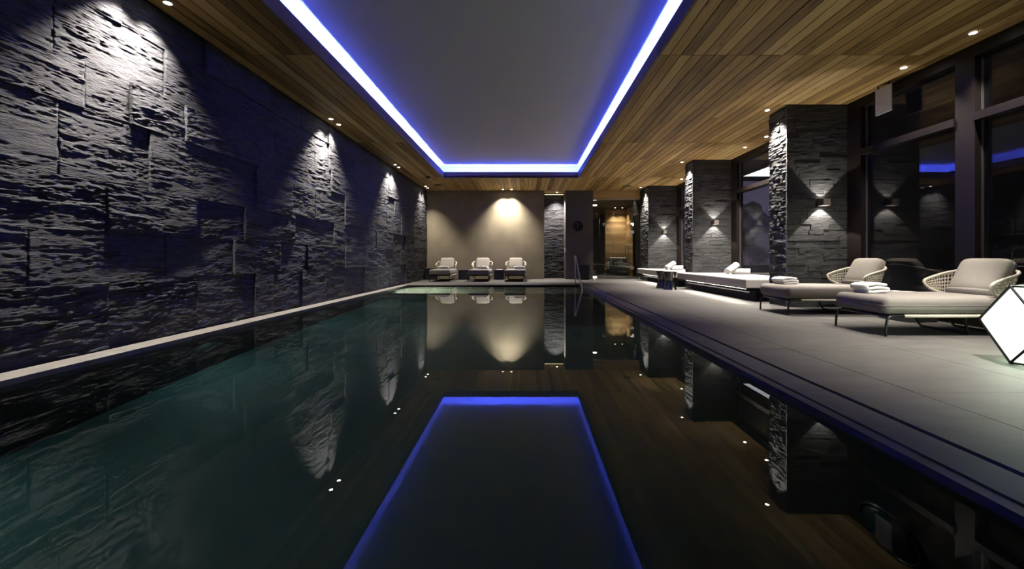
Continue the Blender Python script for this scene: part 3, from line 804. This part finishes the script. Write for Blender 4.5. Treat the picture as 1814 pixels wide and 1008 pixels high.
# ------------------------------------------------------------------ towels
def strip_mesh(path, t, width, nseg=6, wob=.0, seed=0):
    P = np.array(path); T = np.gradient(P, axis=0); T /= np.linalg.norm(T, axis=1)[:, None] + 1e-9
    Nn = np.stack([-T[:, 1], T[:, 0]], -1)
    loop = np.concatenate([P + Nn * t / 2, (P - Nn * t / 2)[::-1]]); n = len(loop)
    vs = []; fs = []; r = random.Random(seed)
    for k in range(nseg + 1):
        y = -width / 2 + width * k / nseg; wx = r.uniform(-wob, wob); wz = r.uniform(0, wob * .3)
        for (x, z) in loop: vs.append((x + wx, y + r.uniform(-1, 1) * (wob * .2 if k in (0, nseg) else 0), z + wz))
    for k in range(nseg):
        for i in range(n): fs.append((k * n + i, k * n + (i + 1) % n, (k + 1) * n + (i + 1) % n, (k + 1) * n + i))
    m = len(P)
    for i in range(m - 1):
        fs.append((i + 1, i, n - 1 - i, n - 2 - i)); b = nseg * n; fs.append((b + i, b + i + 1, b + n - 2 - i, b + n - 1 - i))
    return MB().add(vs, fs)
def folded_path(L, t, layers, sag=.0):
    pts = []; z = t / 2
    for k in range(layers):
        xs = np.linspace(-L / 2 + t * .5, L / 2 - t * .5, 14); xs = xs if k % 2 == 0 else xs[::-1]
        for x in xs: pts.append((x, z + sag * .5 * math.cos(x / L * PI) * (k / layers) + .004 * math.sin(x * 25 + k)))
        if k < layers - 1:
            s = 1 if k % 2 == 0 else -1; cx = s * (L / 2 - t * .5)
            for a in np.linspace(-PI / 2, PI / 2, 7)[1:-1]: pts.append((cx + s * (t * .55) * math.cos(a), z + t * .52 + t * .52 * math.sin(a)))
        z += t * 1.04
    return pts
def fold_towel(label, loc, rz, L=.30, W=.22, t=.028, layers=3, seed=1):
    e = empty('folded_towel', loc, rz); tag(e, label, 'towel', 'white folded towels')
    o = strip_mesh(folded_path(L, t, layers, .02), t, W, 6, .006, seed).build('cloth', 'towel', e, smooth=True)
    sub = o.modifiers.new('soft', 'SUBSURF'); sub.levels = 1; sub.render_levels = 1
    hem = MB().box(-L / 2 + .03, -L / 2 + .045, -W / 2 + .01, W / 2 - .01, layers * t * 1.04 + .004, layers * t * 1.04 + .009).build('hem', 'towel', e)
    return e
def roll_towel(label, loc, rz, pitch, L=.38, R=.078):
    e = empty('rolled_towel', loc, rz); tag(e, label, 'towel', 'white rolled towels on the daybeds')
    path = []
    for k in range(80):
        a = 2 * PI * 3.6 * k / 79; r = .008 + (R - .014) * k / 79; path.append((r * math.cos(a), r * math.sin(a)))
    o = strip_mesh(path, .0185, L, 5, .002, 4).build('cloth', 'towel', e, smooth=True)
    o.rotation_euler = (pitch, 0, 0); o.location = (0, 0, R + abs(math.sin(pitch)) * L / 2)
    return e
roll_towel('rolled towel lying on the nearer daybed', (4.95, 9.35, .443), math.radians(65), 0)
roll_towel('rolled towel propped over another on the nearer daybed', (4.74, 9.33, .443), math.radians(-58), math.radians(22), L=.40)
roll_towel('rolled towel lying on the farther daybed', (4.66, 12.55, .443), math.radians(65), 0)
roll_towel('rolled towel propped over another on the farther daybed', (4.46, 12.53, .443), math.radians(-58), math.radians(22), L=.40)

# ------------------------------------------------------------------ woven loungers
def curve3(keys, n):
    """Catmull-Rom through keys"""
    K = [Vector(k) for k in keys]; out = []
    K = [K[0] * 2 - K[1]] + K + [K[-1] * 2 - K[-2]]
    for i in range(1, len(K) - 2):
        for j in range(n):
            t = j / n; a, b, c, d = K[i - 1], K[i], K[i + 1], K[i + 2]
            out.append(.5 * ((2 * b) + (c - a) * t + (2 * a - 5 * b + 4 * c - d) * t * t + (3 * b - a - 3 * c + d) * t ** 3))
    out.append(K[-2]); return out
def shell_pt(u, v):
    """u 0..1 runs from one arm tip round the back to the other, v 0 bottom .. 1 top"""
    s = u * 2 - 1; a = abs(s); sg = 1 if s >= 0 else -1
    arm = .36                                   # share of the path that is straight arm
    if a > 1 - arm: t = (1 - a) / arm; th = 0; st = t
    else: th = (1 - a / (1 - arm)) * PI / 2; st = 1
    xt0, xt1, rx, ry = 1.13, 1.34, .225, .375
    xb0, xb1, rbx, rby = 1.20, 1.30, .17, .335
    top = Vector((xt0 + (xt1 - xt0) * st + rx * math.sin(th), ry * math.cos(th) ** .75 if th < PI / 2 else 0, 0))
    bot = Vector((xb0 + (xb1 - xb0) * st + rbx * math.sin(th), rby * math.cos(th) ** .75 if th < PI / 2 else 0, 0))
    prog = (st * (xt1 - xt0) + th * .24) / ((xt1 - xt0) + PI / 2 * .24)
    top.z = .565 + .175 * prog ** .8; bot.z = .445 - .075 * min(1, prog * 1.6)
    p = bot.lerp(top, v); p.y *= sg; return p
def make_lounger():
    root = empty('woven_lounger')
    mat = MB().rbox(-.015, 1.50, -.372, .372, .236, .426, .07, 6).build('mattress', 'fabric', root, smooth=True)
    lp = []
    for cx, cy, a0 in ((1.43, .302, 0), (.055, .302, 90), (.055, -.302, 180), (1.43, -.302, 270)):
        for k in range(7): a = math.radians(a0 + 15 * k); lp.append((cx + .071 * math.cos(a), cy + .071 * math.sin(a), .330))
    MB().tube(lp, .0028, 6, True).build('piping', 'fabric', mat, smooth=True)
    for s in (-1, 1):
        pts = curve3([(.24, s * .35, .218), (.10, s * .35, .218), (.035, s * .35, .20), (.012, s * .35, .15), (0, s * .35, .0)], 6)
        MB().tube(pts, .0125, 10).build('leg', 'black_metal', root, smooth=True)
        MB().tube([(.20, s * .352, .218), (1.46, s * .352, .218)], .017, 10).build('side_rail', 'rope', root, smooth=True)
    MB().tube([(.045, -.35, .212), (.045, .35, .212)], .011, 8).build('foot_bar', 'black_metal', root, smooth=True)
    MB().box(.06, 1.44, -.33, .33, .222, .234).build('slat_deck', 'black_metal', root)
    for x, b in ((.92, .97), (1.34, 1.38)):
        pts = curve3([(x, .30, .218), (x + .01, .29, .12), (b, .27, .03), (b + .01, .20, .014), (b + .01, -.20, .014), (b, -.27, .03), (x + .01, -.29, .12), (x, -.30, .218)], 6)
        MB().tube(pts, .0125, 8).build('rear_leg', 'black_metal', root, smooth=True)
    # rim of the woven shell: closed loop
    top = [shell_pt(u, 1) for u in np.linspace(0, 1, 65)]; bot = [shell_pt(u, 0) for u in np.linspace(1, 0, 65)]
    def front(p, q):
        m = (p + q) / 2; m.x -= .035
        return [p.lerp(m, .35) + Vector((-.012, 0, 0)), m, q.lerp(m, .35) + Vector((-.012, 0, 0))]
    loop = top + front(top[-1], bot[0]) + bot + front(bot[-1], top[0])
    MB().tube(loop, .0165, 10, True).build('rim', 'rope', root, smooth=True)
    wv = MB()
    NV, NU = 6, 34
    for i in range(NV):
        v = (i + .5) / NV
        for off in (-.022, .022):
            pts = []
            for k, u in enumerate(np.linspace(.003, .997, NU * 2 + 1)):
                p = shell_pt(u, v + off); c = Vector((1.25, 0, p.z)); n = (p - c).normalized(); pts.append(p + n * (.0045 if (k // 2 + i) % 2 else -.0045))
            wv.tube(pts, .0040, 5, cap=False)
    for k in range(NU):
        u = (k + .5) / NU
        wv.tube([shell_pt(u, v) for v in np.linspace(0, 1, 5)], .0048, 5, cap=False)
    w = wv.build('rope_weave', 'rope', root, smooth=True); w['kind'] = 'stuff'
    # back cushion leaning on the shell, with a lower bolster
    mt = Matrix.Translation((1.425, 0, .632)) @ Matrix.Rotation(math.radians(27), 4, 'Y') @ Matrix.Rotation(PI / 2, 4, 'Y')
    bc = MB().superq(.215, .262, .082, .52, .30, 56, 28, mt).build('back_cushion', 'cushion', root, smooth=True)
    wl2 = []
    for k in range(56):
        th = 2 * PI * k / 56; sp = lambda x, e: math.copysign(abs(x) ** e, x)
        wl2.append(mt @ Vector((.2155 * sp(math.cos(th), .30), .2625 * sp(math.sin(th), .30), 0)))
    MB().tube(wl2, .003, 5, True).build('piping', 'cushion', bc, smooth=True)
    mt2 = Matrix.Translation((1.35, 0, .455))
    MB().superq(.105, .275, .045, .5, .35, 48, 20, mt2).build('bolster', 'fabric', root, smooth=True)
    return root
LN = [((3.87, 4.72, 0), 0, 'woven rope lounger nearest the glowing lantern, foot towards the pool'),
      ((3.87, 6.35, 0), 0, 'woven rope lounger beside the nearest slate pillar, foot towards the pool'),
      ((-3.0, 14.16, 0), PI / 2, 'woven rope lounger at the end wall, in the corner by the slate wall'),
      ((-1.64, 14.16, 0), PI / 2, 'woven rope lounger at the end wall, middle of the three'),
      ((-.365, 14.16, 0), PI / 2, 'woven rope lounger at the end wall, rightmost of the three')]
proto = make_lounger()
for k, (loc, rz, lab) in enumerate(LN):
    o = proto if k == 0 else copy_tree(proto)
    o.location = loc; o.rotation_euler = (0, 0, rz); tag(o, lab, 'lounger', 'woven rope loungers')
fold_towel('folded white towel on the lounger nearest the lantern', (4.13, 4.88, .427), math.radians(8), .29, .22, .038, 3, 2)
fold_towel('folded white towel on the lounger beside the nearest pillar', (4.15, 6.50, .427), math.radians(12), .28, .24, .034, 3, 3)
fold_towel('folded white towel on the corner lounger by the slate wall', (-2.98, 14.85, .427), math.radians(20), .36, .26, .034, 3, 4)
fold_towel('folded white towel on the middle lounger at the end wall', (-1.56, 14.85, .427), math.radians(-6), .38, .26, .034, 3, 5)
fold_towel('folded white towel on the right-hand lounger at the end wall', (-.22, 14.70, .427), math.radians(4), .38, .26, .034, 3, 6)

# ------------------------------------------------------------------ tables
def hourglass(label, x, y):
    e = empty('hourglass_table', (x, y, 0)); tag(e, label, 'side table', 'hourglass tables by the daybeds')
    o = MB().lathe([(.175, 0), (.172, .012), (.112, .235), (.112, .245), (.178, .465), (.178, .475)], 40).build('body', 'bronze', e, smooth=True); sharp(o, 25)
    MB().lathe([(.180, .476), (.180, .487), (.176, .490)], 40).build('top', 'upholstery', e)
    return e
hourglass('front hourglass side table standing before the daybeds', 3.836, 10.80)
hourglass('hourglass side table partly hidden behind its twin', 3.80, 11.28)
def block_table(x, y, label, s=.19, h=.38):
    e = empty('block_table', (x, y, 0)); tag(e, label, 'side table', 'dark block side tables')
    MB().rbox(-s, s, -s, s, 0, h - .03, .012).build('body', 'dark_table', e)
    MB().rbox(-s - .006, s + .006, -s - .006, s + .006, h - .029, h, .006).build('top', 'dark_table', e)
    return e
block_table(5.19, 5.53, 'dark block side table between the two near loungers', .21, .38)
block_table(-1.01, 15.6, 'dark block side table with a magazine, right of the middle far lounger')
block_table(-2.36, 15.62, 'dark block side table behind the gap of the two left far loungers')
block_table(-3.62, 15.6, 'dark block side table in the corner by the slate wall', .2, .44)
def magazine(x, y, z, rz, label, red):
    e = empty('magazine', (x, y, z), rz); tag(e, label, 'magazine')
    MB().box(-.105, .105, -.14, .14, 0, .006).build('pages', 'paper', e); MB().box(-.106, .106, -.141, .141, .0062, .0075).build('cover', 'paper', e)
    if red: MB().box(-.08, .02, -.12, .02, .0077, .0083).build('cover_print', 'paper_red', e)
magazine(5.13, 5.53, .380, .4, 'open magazine with a red print on the table between the near loungers', True)
magazine(-1.0, 15.58, .380, .1, 'white magazine on the dark table beside the middle far lounger', False)

# ------------------------------------------------------------------ lantern
ln = empty('polyhedral_lantern', (4.158, 3.16, 0), 0); tag(ln, 'glowing white faceted lantern in a black frame on the deck', 'lantern')
S = .3035
th = math.atan2(.26, -.965)
ln.rotation_euler = (0, 0, th)
V3 = [Vector((x, y, z)) for x in (-1, 0, 1) for y in (-1, 0, 1) for z in (-1, 0, 1) if abs(x) + abs(y) + abs(z) == 2]
faces = []
for ax in range(3):
    for sg in (-1, 1):
        q = [v for v in V3 if v[ax] == sg]
        c = sum(q, Vector()) / 4; n = c.normalized(); a = n.orthogonal(); b = n.cross(a)
        faces.append(sorted(q, key=lambda v: math.atan2((v - c).dot(b), (v - c).dot(a))))
for sx in (-1, 1):
    for sy in (-1, 1):
        for sz in (-1, 1):
            q = [Vector((sx, sy, 0)), Vector((sx, 0, sz)), Vector((0, sy, sz))]
            if sx * sy * sz < 0: q = q[::-1]
            faces.append(q)
zoff = Vector((0, 0, S + .012))
for f in faces:
    c = sum(f, Vector()) / len(f)
    if abs(c.z) > .99 and c.z < 0: continue                      # open underneath
    vs = [(c + (v - c) * .955) * S * .985 + zoff for v in f]
    n = c.normalized(); vb = [v - n * .006 for v in vs]; k = len(f)
    fs = [tuple(range(k)), tuple(reversed(range(k, 2 * k)))] + [(i, i + k, (i + 1) % k + k, (i + 1) % k) for i in range(k)]
    MB().add(vs + vb, fs).build('panel', 'lantern', ln)
edges = set()
for f in faces:
    for i in range(len(f)):
        e = tuple(sorted((tuple(f[i]), tuple(f[(i + 1) % len(f)])))); edges.add(e)
for a, b in sorted(edges):
    MB().tube([Vector(a) * S + zoff, Vector(b) * S + zoff], .0105, 6).build('frame_bar', 'black_metal', ln)
